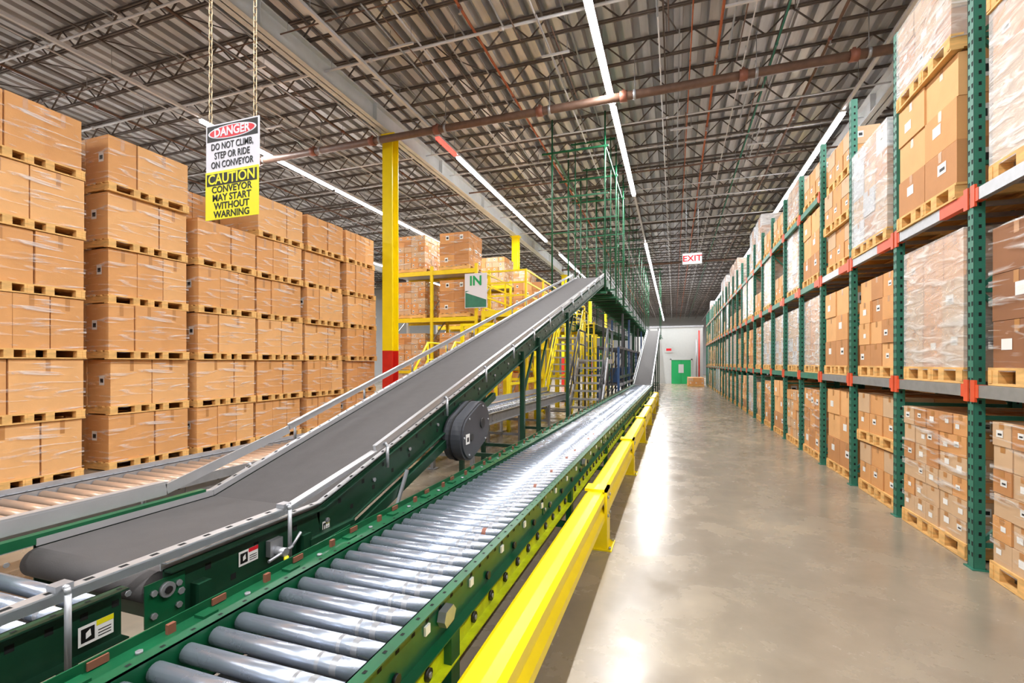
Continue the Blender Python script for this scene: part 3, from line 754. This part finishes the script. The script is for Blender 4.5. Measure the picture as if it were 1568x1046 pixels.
for z in (1.2, 1.9, 2.6): b.box(X0, X1, Y0-.03, Y0+.03, z-.04, z+.04, YLG)
for z in (1.2, 2.2): b.box(X1-.03, X1+.03, Y0, Y1, z-.04, z+.04, YLG)
b.make('work_platform')
put(BROWN[0], 'pallet_of_boxes', (-5.0, 19, ZP+.001)); put(BROWN[2], 'pallet_of_boxes', (-5.0, 16.9, ZP+.001))
def stairs(name, xa, xb, y0, n, rise, run, ms, mr):
    b = MB(); y1 = y0+n*run; z1 = n*rise
    for x in (xa, xb):
        b.bar((x, y0, .1), (x, y1, z1), .05, .2, ms)
        b.tube([(x, y0, .1), (x, y0, 1.0), (x, y1, z1+.95), (x, y1+1.1, z1+.95), (x, y1+1.1, 0.02)], .028, mr)
        b.tube([(x, y0, .55), (x, y1, z1+.5), (x, y1+1.1, z1+.5)], .022, mr)
        b.cyl((x, y1, .0), (x, y1, z1+.95), .028, mr); b.bar((x, y1, z1-.05), (x, y1+1.1, z1-.05), .04, .14, ms)
        b.cyl((x, (y0+y1)/2, z1/2), (x, (y0+y1)/2, z1/2+.95), .022, mr)
    for i in range(n): b.box(xa, xb, y0+i*run, y0+(i+1)*run+.03, (i+1)*rise-.05, (i+1)*rise, ALU)
    b.box(xa, xb, y1, y1+1.1, z1-.04, z1, GAL)
    b.make(name)
stairs('crossover_stairs', -4.0, -3.1, 14.9, 11, .24, .19, YEL, YEL)
stairs('crossover_stairs', -2.85, -1.95, 13.2, 8, .225, .21, GAL, DGR)
stairs('crossover_stairs', -6.2, -5.4, 10.0, 6, .215, .2, YEL, YEL)
b = MB()
for y in (11.0, 12.2, 13.4):
    for x in (-5.1, -3.85): b.box(x-.04, x+.04, y-.04, y+.04, .0, 2.7, YEL)
    b.box(-5.1, -3.85, y-.035, y+.035, 2.63, 2.7, YEL)
for z in (1.15, 1.9, 2.63): b.box(-3.88, -3.82, 11, 13.4, z, z+.06, YEL)
b.bar((-3.85, 11, 1.2), (-3.85, 12.2, 2.6), .04, .04, YEL); b.bar((-3.85, 12.2, 2.6), (-3.85, 13.4, 1.2), .04, .04, YEL)
b.make('machine_guard_frame')
b = MB()
for x in (-3.3, -2.95): b.box(x-.03, x+.03, 18.45, 18.51, 0, 3.3, YLG)
for i in range(11): b.cyl((-3.3, 18.48, .3+i*.28), (-2.95, 18.48, .3+i*.28), .015, YLG, 6)
for z in (1.8, 2.3, 2.8, 3.2):
    pts = [(-3.125+.3*math.cos(t*math.pi/8), 18.48-.3*math.sin(t*math.pi/8), z) for t in range(9)]
    for p, q in zip(pts[:-1], pts[1:]): b.cyl(p, q, .014, YLG, 5)
b.make('caged_ladder')
b = MB(); b.prism([(0, .0), (.45, .0), (.48, .3), (-.03, .3)], -.22, .22, BLU); b.box(-.25, .25, -.05, .5, .28, .31, BLU); b.make('plastic_tote', (-3.32, 7.0, .822))
b = MB()
for i in range(6):
    y = 24.5+i*1.9
    for x in (-5.4, -4.1): b.box(x-.05, x+.05, y-.05, y+.05, 0, 3.6, YLG if i % 2 else GRN)
    b.box(-5.4, -4.1, y-.04, y+.04, 3.5, 3.6, YLG); b.box(-5.4, -4.1, y-.04, y+.04, 2.2, 2.28, YLG)
for x in (-5.4, -4.1):
    for z in (1.2, 2.2, 3.5): b.box(x-.03, x+.03, 24.5, 34, z, z+.07, YLG if z != 1.2 else GRN)
b.make('conveyor_support_frame')
# dark / blue sortation line standing under the overhead conveyor
b = MB(); y = 18.2; i = 0
while y < 38:
    for x in (-2.75, -1.98):
        b.box(x-.04, x+.04, y-.04, y+.04, 0, 3.7 if i % 2 else 2.3, (BLS, DGR, GRD)[i % 3])
    b.box(-2.75, -1.98, y-.03, y+.03, 2.2, 2.28, DGR); b.bar((-2.75, y, .3), (-1.98, y, 2.1), .03, .03, DGR)
    if i % 2: b.box(-2.5, -2.2, y+.2, y+.9, .9, 1.5, BLS); b.box(-2.2, -2.19, y+.3, y+.8, 1.0, 1.4, WHT)
    y += 1.45; i += 1
for x in (-2.75, -1.98):
    for z, m in ((.8, GAL), (1.1, GRD), (2.25, DGR)): b.box(x-.03, x+.03, 18.2, 38, z, z+.1, m)
b.box(-2.75, -1.98, 18.2, 38, .84, .86, BELT)
b.make('sortation_line')

# ------------------------------------------------------------------ world + camera
w = bpy.data.worlds.new('world'); scene.world = w; w.use_nodes = True
w.node_tree.nodes['Background'].inputs[0].default_value = (.9, .95, 1, 1); w.node_tree.nodes['Background'].inputs[1].default_value = .5
cd = bpy.data.cameras.new('camera'); cam = bpy.data.objects.new('camera', cd); COL.objects.link(cam)
cd.sensor_width = 36; cd.lens = 36*725/1568; cd.shift_y = 33/1568; cd.clip_end = 200
cam.location = (0, 0, 1.7); cam.rotation_euler = (math.pi/2, 0, math.atan(248/725))
scene.camera = cam
scene.view_settings.view_transform = 'Standard'
scene.view_settings.exposure = 0.0
